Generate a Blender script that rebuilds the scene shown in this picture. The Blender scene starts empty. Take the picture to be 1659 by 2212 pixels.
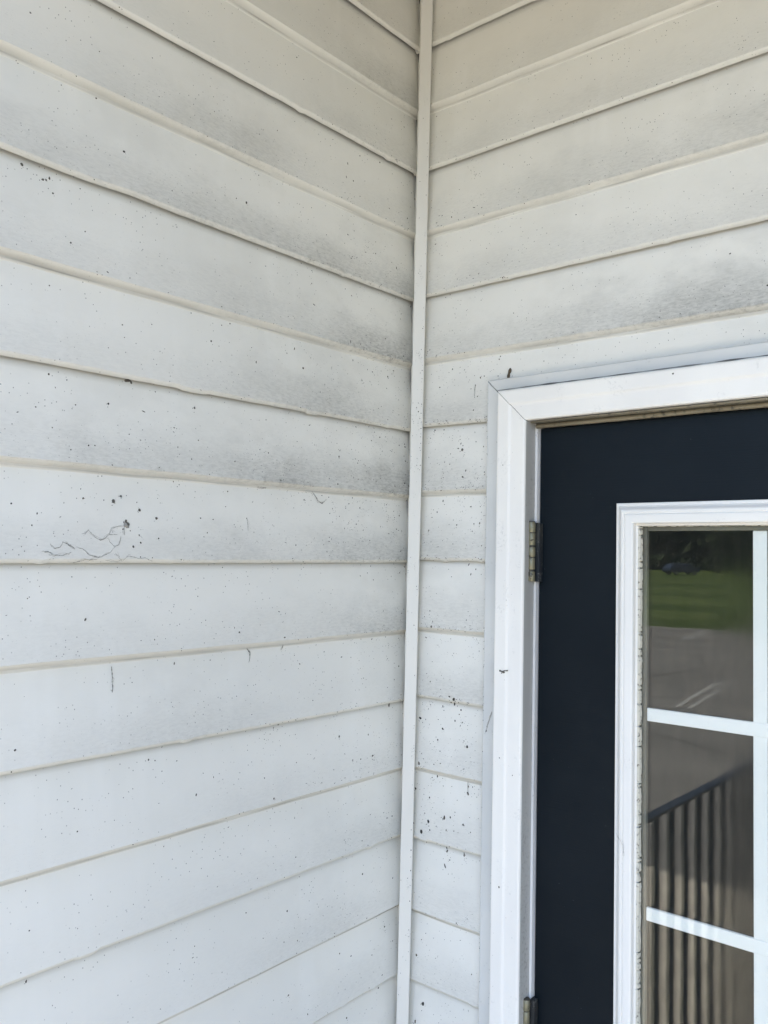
import bpy, bmesh, math, random
from mathutils import Vector, Matrix, noise
R = math.radians
sc = bpy.context.scene
col = sc.collection

# ---------------------------------------------------------------- camera
cam = bpy.data.cameras.new('camera'); camo = bpy.data.objects.new('camera', cam); col.objects.link(camo)
cam.sensor_fit = 'HORIZONTAL'; cam.sensor_width = 36; cam.lens = 36*1843.48/1659
cam.clip_start = .02; cam.clip_end = 2000
right = Vector((0.76112343, 0.64826556, 0.02104476)); down = Vector((-0.01856975, 0.05421243, -0.99835674)); fwd = Vector((-0.64834118, 0.75948191, 0.05330048))
m3 = Matrix((right, -down, -fwd)).transposed()
camo.matrix_world = Matrix.Translation((1.0343662, -1.2872969, -0.8733)) @ m3.to_4x4()
sc.camera = camo
# ---------------------------------------------------------------- sky, sun, exposure
SUN_EL, SUN_AZ = R(80), R(-14)          # azimuth from +y towards +x (sun stands behind the building)
w = bpy.data.worlds.new('World'); sc.world = w; w.use_nodes = True
nt = w.node_tree; nt.nodes.clear()
sky = nt.nodes.new('ShaderNodeTexSky'); sky.sky_type = 'NISHITA'; sky.sun_disc = False
sky.sun_elevation = SUN_EL; sky.sun_rotation = SUN_AZ; sky.dust_density = 3.5; sky.ozone_density = 1.0
bg = nt.nodes.new('ShaderNodeBackground'); bg.inputs[1].default_value = .15
wo = nt.nodes.new('ShaderNodeOutputWorld')
nt.links.new(sky.outputs[0], bg.inputs[0]); nt.links.new(bg.outputs[0], wo.inputs[0])
sl = bpy.data.lights.new('sun', 'SUN'); sl.energy = 2.8; sl.angle = R(.53); sl.color = (1, .95, .87)
so = bpy.data.objects.new('sun', sl); col.objects.link(so)
sd = Vector((math.sin(SUN_AZ)*math.cos(SUN_EL), math.cos(SUN_AZ)*math.cos(SUN_EL), math.sin(SUN_EL)))
so.rotation_euler = sd.to_track_quat('Z', 'Y').to_euler(); so.location = (0, 3, 9)
sc.view_settings.view_transform = 'Standard'; sc.view_settings.look = 'None'
sc.view_settings.exposure = 2.52; sc.view_settings.gamma = 1
sc.cycles.use_denoising = True; sc.cycles.max_bounces = 14; sc.cycles.diffuse_bounces = 8; sc.cycles.glossy_bounces = 6; sc.cycles.transparent_max_bounces = 24

GZ = -2.70      # landing surface
LZ = -2.85      # parking lot surface

# ---------------------------------------------------------------- helpers
def link(o, parent=None):
    col.objects.link(o)
    if parent:
        o.parent = parent
        o.location = o.location - parent.location
    return o
def thing(name, label, cat, loc=(0, 0, 0), group=None):
    o = bpy.data.objects.new(name, None); col.objects.link(o); o.location = loc
    o.empty_display_size = .1
    o['label'] = label; o['category'] = cat
    if group: o['group'] = group
    return o
def mesh(name, V, F, mat, parent=None, smooth=False, attrs=None):
    me = bpy.data.meshes.new(name); me.from_pydata(V, [], F); me.update()
    if attrs:
        for k, vals in attrs.items():
            a = me.attributes.new(k, 'FLOAT', 'POINT'); a.data.foreach_set('value', vals)
    if smooth: me.polygons.foreach_set('use_smooth', [True]*len(me.polygons))
    for m in (mat if isinstance(mat, list) else [mat]): me.materials.append(m)
    return link(bpy.data.objects.new(name, me), parent)
def tag(o, label, cat, group=None):
    o['label'] = label; o['category'] = cat
    if group: o['group'] = group
    return o
class MB:
    def __init__(s): s.V = []; s.F = []
    def add(s, V, F):
        n = len(s.V); s.V += [tuple(v) for v in V]; s.F += [tuple(i+n for i in f) for f in F]
    def box(s, x0, x1, y0, y1, z0, z1):
        s.add([(x0,y0,z0),(x1,y0,z0),(x1,y1,z0),(x0,y1,z0),(x0,y0,z1),(x1,y0,z1),(x1,y1,z1),(x0,y1,z1)],
              [(0,3,2,1),(4,5,6,7),(0,1,5,4),(1,2,6,5),(2,3,7,6),(3,0,4,7)])
    def tube(s, pts, r, n=6, caps=True):
        rings = []; P = [Vector(p) for p in pts]
        rr = r if isinstance(r, (list, tuple)) else [r]*len(P)
        for i, p in enumerate(P):
            t = (P[min(i+1, len(P)-1)] - P[max(i-1, 0)]).normalized()
            a = t.cross(Vector((0,0,1)) if abs(t.z) < .9 else Vector((1,0,0))).normalized(); b = t.cross(a)
            rings.append([p + (a*math.cos(k*2*math.pi/n) + b*math.sin(k*2*math.pi/n))*rr[i] for k in range(n)])
        V = [v for q in rings for v in q]; F = []
        for i in range(len(P)-1):
            for k in range(n):
                F.append((i*n+k, i*n+(k+1) % n, (i+1)*n+(k+1) % n, (i+1)*n+k))
        if caps: F += [tuple(range(n)), tuple(reversed(range((len(P)-1)*n, len(P)*n)))]
        s.add(V, F)
    def build(s, name, mat, parent=None, smooth=False, bevel=0):
        o = mesh(name, s.V, s.F, mat, parent, smooth)
        if bevel:
            b = o.modifiers.new('bevel', 'BEVEL'); b.width = bevel; b.segments = 2; b.limit_method = 'ANGLE'
        return o
def sstep(a, b, x):
    t = max(0, min(1, (x-a)/(b-a))); return t*t*(3-2*t)
def nz(x, y=0, z=0): return noise.noise(Vector((x, y, z)))

# ---------------------------------------------------------------- materials
class NT:
    def __init__(s, name):
        s.m = bpy.data.materials.new(name); s.m.use_nodes = True; s.t = s.m.node_tree
        s.b = s.t.nodes['Principled BSDF']; s.out = s.t.nodes['Material Output']
        s.pos = s.t.nodes.new('ShaderNodeNewGeometry').outputs['Position']
    def n(s, typ, **kw):
        nd = s.t.nodes.new(typ)
        for k, v in kw.items(): setattr(nd, k, v)
        return nd
    def l(s, a, b): s.t.links.new(a, b)
    def math(s, op, a, b=None, c=None, clamp=False):
        nd = s.n('ShaderNodeMath', operation=op, use_clamp=clamp)
        for i, v in enumerate((a, b, c)):
            if v is None: continue
            if isinstance(v, (int, float)): nd.inputs[i].default_value = v
            else: s.l(v, nd.inputs[i])
        return nd.outputs[0]
    def scale(s, sx, sy, sz, src=None):
        nd = s.n('ShaderNodeVectorMath', operation='MULTIPLY'); s.l(src or s.pos, nd.inputs[0]); nd.inputs[1].default_value = (sx, sy, sz); return nd.outputs[0]
    def noise(s, vec, sc=1, det=3, rough=.5, dist=0):
        nd = s.n('ShaderNodeTexNoise'); s.l(vec, nd.inputs['Vector']); nd.inputs['Scale'].default_value = sc; nd.inputs['Detail'].default_value = det
        nd.inputs['Roughness'].default_value = rough; nd.inputs['Distortion'].default_value = dist; return nd.outputs[0]
    def ramp(s, v, a, b, c0=0, c1=1):
        nd = s.n('ShaderNodeMapRange', interpolation_type='SMOOTHSTEP'); s.l(v, nd.inputs[0])
        for i, x in enumerate((a, b, c0, c1)): nd.inputs[i+1].default_value = x
        return nd.outputs[0]
    def mix(s, f, a, b):
        nd = s.n('ShaderNodeMix', data_type='RGBA')
        for i, v in ((0, f), (6, a), (7, b)):
            if isinstance(v, (int, float)): nd.inputs[i].default_value = v
            elif isinstance(v, tuple): nd.inputs[i].default_value = (*v, 1)
            else: s.l(v, nd.inputs[i])
        return nd.outputs[2]
    def bump(s, h, strength, dist=.001):
        nd = s.n('ShaderNodeBump'); nd.inputs['Strength'].default_value = strength; nd.inputs['Distance'].default_value = dist
        s.l(h, nd.inputs['Height']); s.l(nd.outputs[0], s.b.inputs['Normal']); return nd
    def attr(s, name): return s.n('ShaderNodeAttribute', attribute_name=name).outputs['Fac']
    def base(s, c):
        if isinstance(c, tuple): s.b.inputs['Base Color'].default_value = (*c, 1)
        else: s.l(c, s.b.inputs['Base Color'])
    def set(s, rough=None, metal=None, spec=None):
        if rough is not None:
            if isinstance(rough, float): s.b.inputs['Roughness'].default_value = rough
            else: s.l(rough, s.b.inputs['Roughness'])
        if metal is not None: s.b.inputs['Metallic'].default_value = metal
        if spec is not None: s.b.inputs['Specular IOR Level'].default_value = spec

def siding_mat(axis):
    t = NT('painted_vinyl_siding'); S = (lambda a, b: (a, a, b))   # a = along the wall (only one of x, y varies), b = height
    cv = t.attr('course'); gr = t.attr('grime')
    n1 = t.noise(t.scale(*S(7, 13)), 1, 6, .7); n2 = t.noise(t.scale(*S(85, 300)), 1, 5, .72); n3 = t.noise(t.scale(*S(330, 620)), 1, 2, .6)
    base = t.mix(t.ramp(t.noise(t.scale(2.2, 2.2, 4), 1, 3), .35, .7), (.785, .775, .725), (.735, .73, .685))
    # vertical rain runs, very faint
    run = t.ramp(t.noise(t.scale(*S(14, 1.4)), 1, 3, .6), .5, .75)
    base = t.mix(t.math('MULTIPLY', run, .4), base, (.815, .81, .77))
    # mildew: settles on the lower half of each course, mottled and streaked along the grain
    low = t.ramp(t.math('ADD', cv, t.math('MULTIPLY', t.math('SUBTRACT', n1, .5), .9)), .62, .02)
    mott = t.math('ADD', t.math('MULTIPLY', t.ramp(n2, .38, .66), .46), .52)
    m = t.math('MULTIPLY', t.math('MULTIPLY', low, mott), t.math('MULTIPLY', gr, .52), clamp=True)
    film = t.ramp(t.noise(t.scale(*S(5.5, 8)), 1, 6, .68), .42, .66)
    m = t.math('ADD', m, t.math('MULTIPLY', t.math('MULTIPLY', film, gr), .15), clamp=True)
    c = t.mix(m, base, (.22, .22, .205))
    # dark fly-speck dashes in the grain
    dash = t.math('MULTIPLY', t.ramp(n3, .66, .72), t.math('MULTIPLY', t.ramp(n1, .42, .58), t.math('MULTIPLY', gr, 1.0)), clamp=True)
    dash = t.math('MULTIPLY', dash, t.ramp(cv, .75, .1))
    c = t.mix(dash, c, (.10, .10, .095))
    # dirt line gathered on the lip of each lap
    lip = t.math('MULTIPLY', t.ramp(cv, .035, .005), t.math('SUBTRACT', 1, t.ramp(cv, .90, .93)))
    lipn = t.ramp(t.noise(t.scale(*S(75, 30)), 1, 5, .75), .44, .70)
    c = t.mix(t.math('MULTIPLY', t.math('MULTIPLY', lip, lipn), t.math('MULTIPLY', t.math('MULTIPLY', gr, gr), .35), clamp=True), c, (.17, .155, .13))
    # spore dots
    vo = t.n('ShaderNodeTexVoronoi', feature='F1'); t.l(t.scale(150, 150, 120), vo.inputs['Vector']); vo.inputs['Scale'].default_value = 1
    sel = t.n('ShaderNodeSeparateColor'); t.l(vo.outputs['Color'], sel.inputs[0])
    dot = t.math('MULTIPLY', t.ramp(vo.outputs['Distance'], .14, .06), t.ramp(t.math('SUBTRACT', sel.outputs[0], t.math('MULTIPLY', gr, .09)), .90, .87))
    dot = t.math('MULTIPLY', dot, t.ramp(t.noise(t.scale(14, 14, 14), 1, 2), .42, .6))
    c = t.mix(t.math('MULTIPLY', dot, .8, clamp=True), c, (.06, .06, .055))
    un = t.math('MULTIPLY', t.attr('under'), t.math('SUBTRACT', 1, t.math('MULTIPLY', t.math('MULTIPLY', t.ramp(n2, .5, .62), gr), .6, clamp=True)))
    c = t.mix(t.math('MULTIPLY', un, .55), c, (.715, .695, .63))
    c = t.mix(t.math('MULTIPLY', t.attr('lap_shade_grime'), .62, clamp=True), c, (.235, .225, .20))  # lap shadow lines painted into the colour, with some crevice grime
    cm = t.math('MULTIPLY', t.attr('corner'), t.math('ADD', t.math('MULTIPLY', n1, .5), .12), clamp=True)  # shade beside the corner trim put into the colour, plus some dirt
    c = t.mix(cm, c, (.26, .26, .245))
    t.base(c)
    t.set(rough=.5, spec=.32)
    grain = t.noise(t.scale(*S(40, 700)), 1, 5, .6, .6)
    wave = t.noise(t.scale(*S(5, 9)), 1, 1)
    b1 = t.bump(wave, .25, .006)
    b2 = t.n('ShaderNodeBump'); b2.inputs['Strength'].default_value = .22; b2.inputs['Distance'].default_value = .0006
    t.l(grain, b2.inputs['Height']); t.l(b1.outputs[0], b2.inputs['Normal']); t.l(b2.outputs[0], t.b.inputs['Normal'])
    return t.m
def paint(name, c, c2=None, rough=.45, dirt=.0, dirtc=(.2, .2, .19), sc=30, thr=(.62, .75), bump=.15, stretch=(1, 1, 1), spec=.4, bsc=300):
    t = NT(name); c2 = c2 or tuple(x*.93 for x in c)
    b = t.mix(t.ramp(t.noise(t.scale(*stretch), 7, 3), .35, .65), c, c2)
    if dirt:
        d = t.ramp(t.noise(t.scale(*stretch), sc, 5, .65), *thr)
        d2 = t.ramp(t.noise(t.scale(1, 1, 1), sc*7, 3, .7), .5, .66)
        b = t.mix(t.math('MULTIPLY', t.math('MULTIPLY', d, d2), dirt, clamp=True), b, dirtc)
    t.base(b); t.set(rough=rough, spec=spec)
    t.bump(t.noise(t.scale(*stretch), bsc, 3, .6), bump, .0005)
    return t.m
M = {}
M['siding'] = siding_mat(0)
M['trim'] = paint('painted_corner_trim', (.705, .695, .65), (.65, .64, .60), dirt=.75, sc=60, thr=(.58, .7), stretch=(1, 1, .35))
M['casing'] = paint('white_casing_paint', (.87, .85, .80), (.82, .80, .76), dirt=.32, sc=30, thr=(.54, .68), dirtc=(.45, .45, .43), stretch=(1, 1, .5), rough=.4)
M['channel'] = paint('grey_white_trim_channel', (.66, .665, .645), (.59, .60, .59), dirt=.4, sc=40, thr=(.56, .7), rough=.45)
M['jamb'] = paint('grimy_jamb_paint', (.50, .50, .48), (.38, .375, .36), dirt=.6, sc=25, thr=(.45, .65), dirtc=(.22, .21, .19), stretch=(1, 1, .12))
M['jambedge'] = paint('jamb_edge_paint', (.74, .74, .74), (.62, .62, .62), dirt=.5, sc=60, thr=(.55, .66), stretch=(1, 1, .25))
M['dark'] = paint('dark_gap', (.02, .02, .02))
M['weather'] = paint('tan_weatherstrip', (.27, .235, .165), (.17, .145, .10), dirt=.8, sc=18, thr=(.4, .6), dirtc=(.05, .045, .035), stretch=(.4, 1, 1), rough=.6)  # tan holds warm ground bounce put into the colour, besides dirt
M['wframe'] = paint('white_window_frame_paint', (.85, .83, .785), (.80, .785, .745), dirt=.35, sc=40, thr=(.55, .66), dirtc=(.42, .42, .42), rough=.32, stretch=(.5, 1, .35))
M['muntin'] = paint('white_grille_bar', (.90, .90, .88), (.88, .88, .87), rough=.35, bump=.02)
M['spacer'] = paint('grey_glass_spacer', (.20, .19, .15), (.16, .15, .12), rough=.5)
M['concrete'] = paint('beige_concrete', (.42, .38, .30), (.34, .305, .245), dirt=.5, sc=3, thr=(.5, .62), dirtc=(.22, .2, .16), rough=.85, bump=.5, bsc=150, spec=.2)
M['railing'] = paint('black_railing_paint', (.012, .012, .013), (.03, .022, .018), rough=.4)
M['brass'] = None
M['crackshade'] = paint('dirty_crack_shade', (.13, .13, .125), (.25, .25, .24), rough=.8)
def door_mat():
    t = NT('navy_black_door_paint')
    b = t.mix(t.ramp(t.noise(t.scale(1.5, 1, 1.5), 3, 3), .3, .7), (.0026, .0062, .0100), (.0048, .0088, .0130))
    sp = t.ramp(t.noise(t.scale(1, 1, 1), 200, 2, .5), .74, .79)
    t.base(t.mix(t.math('MULTIPLY', sp, .5), b, (.12, .13, .14))); t.set(rough=.42, spec=.17)
    g = t.noise(t.scale(12, 1, 420), 1, 4, .6, .8); t.bump(g, .3, .0007); return t.m
M['door'] = door_mat()
def brass_mat():
    t = NT('tarnished_brass')
    n = t.ramp(t.noise(t.scale(1, 1, .8), 90, 4, .65), .56, .64)
    t.base(t.mix(n, (.24, .225, .15), (.06, .05, .035))); t.set(rough=.4, metal=.35)
    t.bump(t.noise(t.scale(1, 1, 1), 500, 3), .2, .0004); return t.m
M['brass'] = brass_mat()
def putty_mat():
    t = NT('cracked_glazing_putty')
    n = t.ramp(t.noise(t.scale(1, 1, 1), 160, 4, .7), .55, .66)
    t.base(t.mix(n, (.60, .57, .48), (.16, .14, .11))); t.set(rough=.8); t.bump(t.noise(t.scale(1, 1, 1), 300, 4), .7, .001); return t.m
M['putty'] = putty_mat()
def glass_mat(tint, dust=0, f0=.028):
    t = NT('window_glass'); lw = t.n('ShaderNodeLayerWeight'); lw.inputs[0].default_value = .5
    f = t.math('ADD', t.math('MULTIPLY', t.math('POWER', lw.outputs['Facing'], 5), .96), f0)
    tr = t.n('ShaderNodeBsdfTransparent'); tr.inputs[0].default_value = (*tint, 1)
    gl = t.n('ShaderNodeBsdfGlossy'); sx_ = t.n('ShaderNodeSeparateXYZ'); t.l(t.pos, sx_.inputs[0]); t.l(t.ramp(t.math('ADD', sx_.outputs[0], t.math('MULTIPLY', t.noise(t.scale(1, 1, .6), 9, 3), .05)), .55, .68, 0, .085), gl.inputs['Roughness']); gl.inputs['Color'].default_value = (1, 1, 1, 1)
    bp_ = t.n('ShaderNodeBump'); bp_.inputs['Strength'].default_value = .05; bp_.inputs['Distance'].default_value = .002; t.l(t.noise(t.scale(1, 1, 1), 9, 2, .4), bp_.inputs['Height']); t.l(bp_.outputs[0], gl.inputs['Normal'])
    mx = t.n('ShaderNodeMixShader'); t.l(f, mx.inputs[0]); t.l(tr.outputs[0], mx.inputs[1]); t.l(gl.outputs[0], mx.inputs[2])
    last = mx.outputs[0]
    if dust:
        df = t.n('ShaderNodeBsdfDiffuse'); df.inputs[0].default_value = (.5, .5, .47, 1)
        d = t.math('MULTIPLY', t.ramp(t.noise(t.scale(1, 1, 1), 420, 2, .5), .68, .75), t.ramp(t.noise(t.scale(1, 1, 1), 20, 2), .4, .6))
        d = t.math('ADD', t.math('MULTIPLY', d, .22), .012, clamp=True)
        m2 = t.n('ShaderNodeMixShader'); t.l(d, m2.inputs[0]); t.l(last, m2.inputs[1]); t.l(df.outputs[0], m2.inputs[2]); last = m2.outputs[0]
    t.l(last, t.out.inputs['Surface']); t.t.nodes.remove(t.b); return t.m
M['glass'] = glass_mat((.97, .98, .97), 1)
M['glass2'] = glass_mat((.9, .92, .9), 0, .018)
def asphalt_mat():
    t = NT('aged_asphalt')
    b = t.mix(t.ramp(t.noise(t.scale(.3, .8, 1), 1, 4), .3, .7), (.125, .117, .102), (.165, .155, .135))
    b = t.mix(t.math('MULTIPLY', t.ramp(t.noise(t.scale(1, 1, 1), 90, 3), .45, .7), .5), b, (.08, .078, .07))
    cr = t.n('ShaderNodeTexVoronoi', feature='DISTANCE_TO_EDGE'); t.l(t.scale(.22, .22, .22), cr.inputs['Vector']); cr.inputs['Scale'].default_value = 1
    b = t.mix(t.math('MULTIPLY', t.ramp(cr.outputs['Distance'], .006, .002), .5), b, (.04, .04, .036))
    t.base(b); t.set(rough=.9, spec=.2); t.bump(t.noise(t.scale(1, 1, 1), 120, 3), .6, .004); return t.m
M['asphalt'] = asphalt_mat()
def lawn_mat():
    t = NT('mown_grass')
    b = t.mix(t.ramp(t.noise(t.scale(.02, .16, 1), 1, 2), .42, .58), (.060, .085, .018), (.032, .055, .009))  # darker bands hold mowing stripes and tree shade put into the colour
    b = t.mix(t.math('MULTIPLY', t.ramp(t.noise(t.scale(1, 1, 1), 9, 4), .4, .7), .5), b, (.085, .09, .03))
    t.base(b); t.set(rough=.9, spec=.1); t.bump(t.noise(t.scale(1, 1, 1), 14, 4), .8, .05); return t.m
M['lawn'] = lawn_mat()
M['leaf'] = paint('dark_tree_foliage', (.022, .036, .014), (.04, .055, .02), rough=.8, bump=0, sc=2, spec=.15)
M['bark'] = paint('tree_bark', (.10, .08, .06), (.06, .05, .04), rough=.9, bump=.5, bsc=30)
M['line'] = paint('worn_white_line', (.34, .33, .30), (.22, .215, .19), dirt=1.0, sc=2, thr=(.4, .55), dirtc=(.16, .15, .13), rough=.8)
M['speck'] = paint('dark_speck', (.03, .03, .027), (.14, .13, .11), rough=.9)
M['web'] = paint('dusty_cobweb', (.17, .165, .15), (.32, .31, .285), rough=.9)
M['mud'] = paint('brown_cocoon', (.13, .10, .065), (.07, .055, .035), rough=.9, bump=.6, sc=80)
M['soffit'] = paint('tan_soffit', (.26, .21, .145), (.23, .19, .13))
M['room'] = paint('dim_interior', (.10, .09, .075), (.07, .065, .055), rough=.8)
M['roof'] = paint('grey_shingles', (.10, .10, .10), (.06, .06, .06), rough=.9)
M['carpaint'] = paint('dark_blue_car_paint', (.02, .03, .045), (.02, .03, .045), rough=.25, bump=0)
M['carglass'] = paint('dark_car_glass', (.01, .012, .015), rough=.05, bump=0)
M['tyre'] = paint('tyre_rubber', (.02, .02, .02), rough=.8)
M['chrome'] = paint('light_metal', (.6, .6, .6), rough=.15, bump=0); M['chrome'].node_tree.nodes['Principled BSDF'].inputs['Metallic'].default_value = .9
M['wood'] = paint('weathered_wood', (.10, .085, .07), (.07, .06, .05), rough=.8)

# ---------------------------------------------------------------- siding
E = .127
LSP=[(0.3007,-0.5587,1.8,1),(0.1225,-0.5327,1.2,1),(0.4554,-0.5173,1.1,1),(0.3635,-0.5107,1,1),(0.5287,-0.5179,0.8,1),(0.7457,-0.6479,1.4,1),(0.7208,-0.6513,0.8,1),(0.714,-0.6884,0.6,1),(0.661,-0.6737,1.5,1),(0.518,-0.6582,1.5,1),(0.5168,-0.689,0.6,1),(0.7414,-0.7169,0.8,1),(0.6925,-0.8038,1.2,1),(0.789,-0.8167,1.2,1),(0.6477,-0.8048,2.3,1),(0.6363,-0.7972,1.6,1),(0.6071,-0.8145,2,1),(0.5798,-0.8247,2,1),(0.6271,-0.8353,3.2,1),(0.6291,-0.8312,2,1),(0.7628,-0.8423,1,1),(0.5031,-0.8206,1,1),(0.4799,-0.8216,1,1),(0.4503,-0.777,1.1,1),(0.5397,-0.8823,1.1,1),(0.3111,-0.856,1.2,1),(0.4551,-0.8936,1,1),(0.5313,-0.9103,0.8,1),(0.7603,-0.9318,0.6,1),(0.5027,-0.9363,1,1),(0.2075,-0.6881,1,1),(0.3353,-0.6227,1,1),(0.4142,-0.8167,1,1),(0.2996,-0.9265,0.8,1),(0.6063,-0.86,1.5,1),(0.6182,-0.8658,1.8,1),(0.5771,-0.8534,1.2,1),(0.6086,-0.8495,1,1),(0.6304,-0.6366,3,2.5),(0.6248,-0.6379,2,1),(0.6727,-0.7638,3,2.2),(0.6795,-0.7635,2,2),(0.6664,-0.7651,1.8,2),(0.5654,-1.1652,1.2,1),(0.5543,-1.1816,1,1),(0.6849,-1.2348,1.3,1),(0.7457,-1.2778,2.4,0.5),(0.7434,-1.3421,1.3,1),(0.7414,-1.4059,1.5,0.6),(0.2939,-1.2124,0.9,1),(0.346,-1.2593,1.6,1),(0.1053,-1.231,1.8,1),(0.2841,-1.3809,1.1,1),(0.2925,-1.3643,1,1),(0.3754,-1.3759,1,1),(0.1216,-1.4378,1.8,1),(0.1757,-1.558,1.1,1),(0.0935,-1.5869,1.1,1),(0.1056,-1.6383,1.5,1),(0.067,-1.6558,1.6,1),(0.1529,-1.675,1.5,1),(0.4877,-1.4443,0.9,1),(0.2974,-1.583,1.4,1),(0.4294,-1.2877,0.9,1),(0.6144,-1.2292,0.8,1),(0.7545,-1.3875,1.2,1),(0.7932,-0.1969,1.6,1),(0.6124,-0.1691,1,1),(0.6535,-0.3226,1.6,1),(0.7926,-0.3906,2,1),(0.7651,-0.4005,1.6,1.5),(0.7605,-0.3994,1.4,1),(0.756,-0.3957,1.6,0.6),(0.7273,-0.4732,1.2,1),(0.7514,-0.4141,1.2,1),(0.5755,-0.3511,1.1,1),(0.4347,-0.3208,1.6,1),(0.4552,-0.3208,1,1),(0.6949,-0.263,1.2,1),(0.5949,-0.396,0.8,1),(0.5595,-0.3976,0.8,1),(0.407,-0.265,0.8,1),(0.794,-0.5113,2.2,1),(0.7503,-0.2572,2.2,1),(0.8093,-0.2569,2,1),(0.1996,-0.3974,1.1,1),(0.2863,-0.084,0.7,1),(0.3189,-0.0688,0.8,1),(0.1126,-0.1337,1.3,1),(0.5095,-0.0968,0.8,1),(0.3364,-0.4229,0.7,1),(0.3997,-0.4324,0.8,1),(0.4417,-0.456,1,1),(0.7507,-0.5344,1,1),(0.3465,-1.2592,1.1,1),(0.1059,-1.2309,1.3,1),(0.1345,-1.0897,1.5,1),(0.1526,-1.1003,1.1,1),(0.0847,-0.9718,1.6,0.35),(0.0825,-0.9591,1.2,0.5),(0.0526,-1.1476,2.6,0.45)]

RSP=[(0.2348,-0.4358,1.2,1),(0.1348,-0.4331,0.7,1),(0.1444,-0.434,0.7,1),(0.1317,-0.4976,1.6,1.6),(0.2169,-0.4991,0.9,1),(0.2054,-0.5084,0.9,1),(0.2031,-0.5133,1,1),(0.1006,-0.5181,1.2,1),(0.2032,-0.5443,0.9,1),(0.1732,-0.5409,0.9,1),(0.1555,-0.5555,1,1),(0.1559,-0.5787,0.9,1),(0.1616,-0.5775,1.1,1),(0.1461,-0.5616,0.9,1),(0.0739,-0.5502,1.1,1),(0.1551,-0.6024,1.4,1),(0.0967,-0.6173,1.4,1),(0.0787,-0.6203,1,1),(0.061,-0.6301,1.4,1),(0.1328,-0.6078,0.8,1),(0.1277,-0.672,2.4,0.8),(0.1387,-0.7118,1.4,0.5),(0.1331,-0.723,1.8,1.5),(0.0512,-0.6818,0.8,1),(0.0896,-0.6929,1,0.4),(0.0834,-0.765,1.4,0.6),(0.138,-0.7538,1,0.6),(0.1691,-0.8079,1.3,0.6),(0.055,-0.8208,1.3,0.5),(0.0798,-0.8515,1,2),(0.1433,-0.8832,1.6,0.5),(0.1497,-0.9006,1.7,0.6),(0.1595,-0.8913,1.3,0.6),(0.0433,-0.9288,1,1),(0.1203,-0.9258,1,0.5),(0.063,-0.9709,1.2,1),(0.0689,-0.9997,2,1),(0.0673,-1.1014,1.5,0.7),(0.0922,-1.1128,1.1,1),(0.1229,-1.127,2.6,1),(0.1129,-1.1232,1.8,1.6),(0.1365,-1.0677,0.9,1),(0.1169,-1.137,2,0.4),(0.0405,-1.1724,2,1.3),(0.0907,-1.1448,1.2,0.5),(0.0938,-1.1845,1.4,1),(0.15,-1.208,1.9,1),(0.0456,-1.2543,2.2,0.8),(0.081,-1.2732,1.5,0.6),(0.1019,-1.2683,1.8,0.5),(0.1361,-1.2672,1.8,1.4),(0.1507,-1.2914,2,0.6),(0.1505,-1.2789,1.3,0.6),(0.0329,-1.3041,1.8,1),(0.0664,-1.3142,1.3,0.7),(0.0677,-1.3562,2.2,1),(0.1026,-1.3428,2.2,0.4),(0.145,-1.3461,1.5,0.8),(0.0537,-1.3778,2.6,0.7),(0.0728,-1.3708,1.3,1),(0.1617,-1.3554,0.9,1),(0.1062,-1.4026,2,0.6),(0.1046,-1.3977,1.5,0.4),(0.1433,-1.4007,2,0.35),(0.1039,-1.4296,2,0.25),(0.0451,-1.6032,1.7,0.7),(0.0589,-1.6871,2.4,0.7),(0.0444,-1.7229,2,0.4),(0.1366,-1.5187,1.2,1),(0.183,-1.5266,1.1,1),(0.0538,-1.5738,0.9,1),(0.1091,-1.3629,1.1,0.5),(0.0344,-1.3661,1.2,1)]

WEB= [[(0.6294, -0.8368), (0.6521, -0.8412), (0.6556, -0.8492), (0.6631, -0.8564), (0.6687, -0.8583), (0.6765, -0.8542), (0.6863, -0.8451)], [(0.6556, -0.8497), (0.6438, -0.85)], [(0.6324, -0.8378), (0.6323, -0.8501)], [(0.6378, -0.8521), (0.6413, -0.8636), (0.6471, -0.8664), (0.6552, -0.8596), (0.6564, -0.8544)], [(0.6471, -0.8664), (0.6546, -0.8744), (0.6697, -0.8807), (0.6849, -0.8783), (0.6945, -0.87), (0.7038, -0.8677)], [(0.7406, -0.8787), (0.723, -0.8794), (0.7107, -0.8754)], [(0.7507, -0.8745), (0.7416, -0.8746), (0.7371, -0.8783)], [(0.7395, -0.8652), (0.7323, -0.8703), (0.7262, -0.869), (0.722, -0.8623), (0.7111, -0.8654)], [(0.6954, -0.8502), (0.6899, -0.8495), (0.6863, -0.8451)], [(0.6734, -0.8838), (0.6921, -0.8844), (0.7083, -0.8887)], [(0.6618, -0.8849), (0.6462, -0.8864), (0.6344, -0.8837), (0.6266, -0.8783), (0.6102, -0.8816), (0.5999, -0.8806), (0.5892, -0.885)], [(0.6467, -0.8751), (0.6384, -0.8837)], [(0.7202, -0.8623), (0.7055, -0.8703), (0.7111, -0.8662)]]

THR= [[(0.4022, -0.7614), (0.3876, -0.7661), (0.3729, -0.7658), (0.3632, -0.7605)], [(0.2716, -0.762), (0.263, -0.7692), (0.2571, -0.7787), (0.2457, -0.7831), (0.2347, -0.7752)], [(0.4142, -0.8167), (0.4125, -0.8375)], [(0.4037, -1.0183), (0.3968, -1.0274), (0.3982, -1.0402)], [(0.6398, -1.0292), (0.6384, -1.046), (0.6392, -1.0613)], [(0.3234, -1.0147), (0.3301, -1.0269)]]

RTHR= [[(0.1555, -0.5555), (0.1554, -0.5671), (0.1559, -0.5787)], [(0.1502, -1.2664), (0.1507, -1.2914)]]

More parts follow.
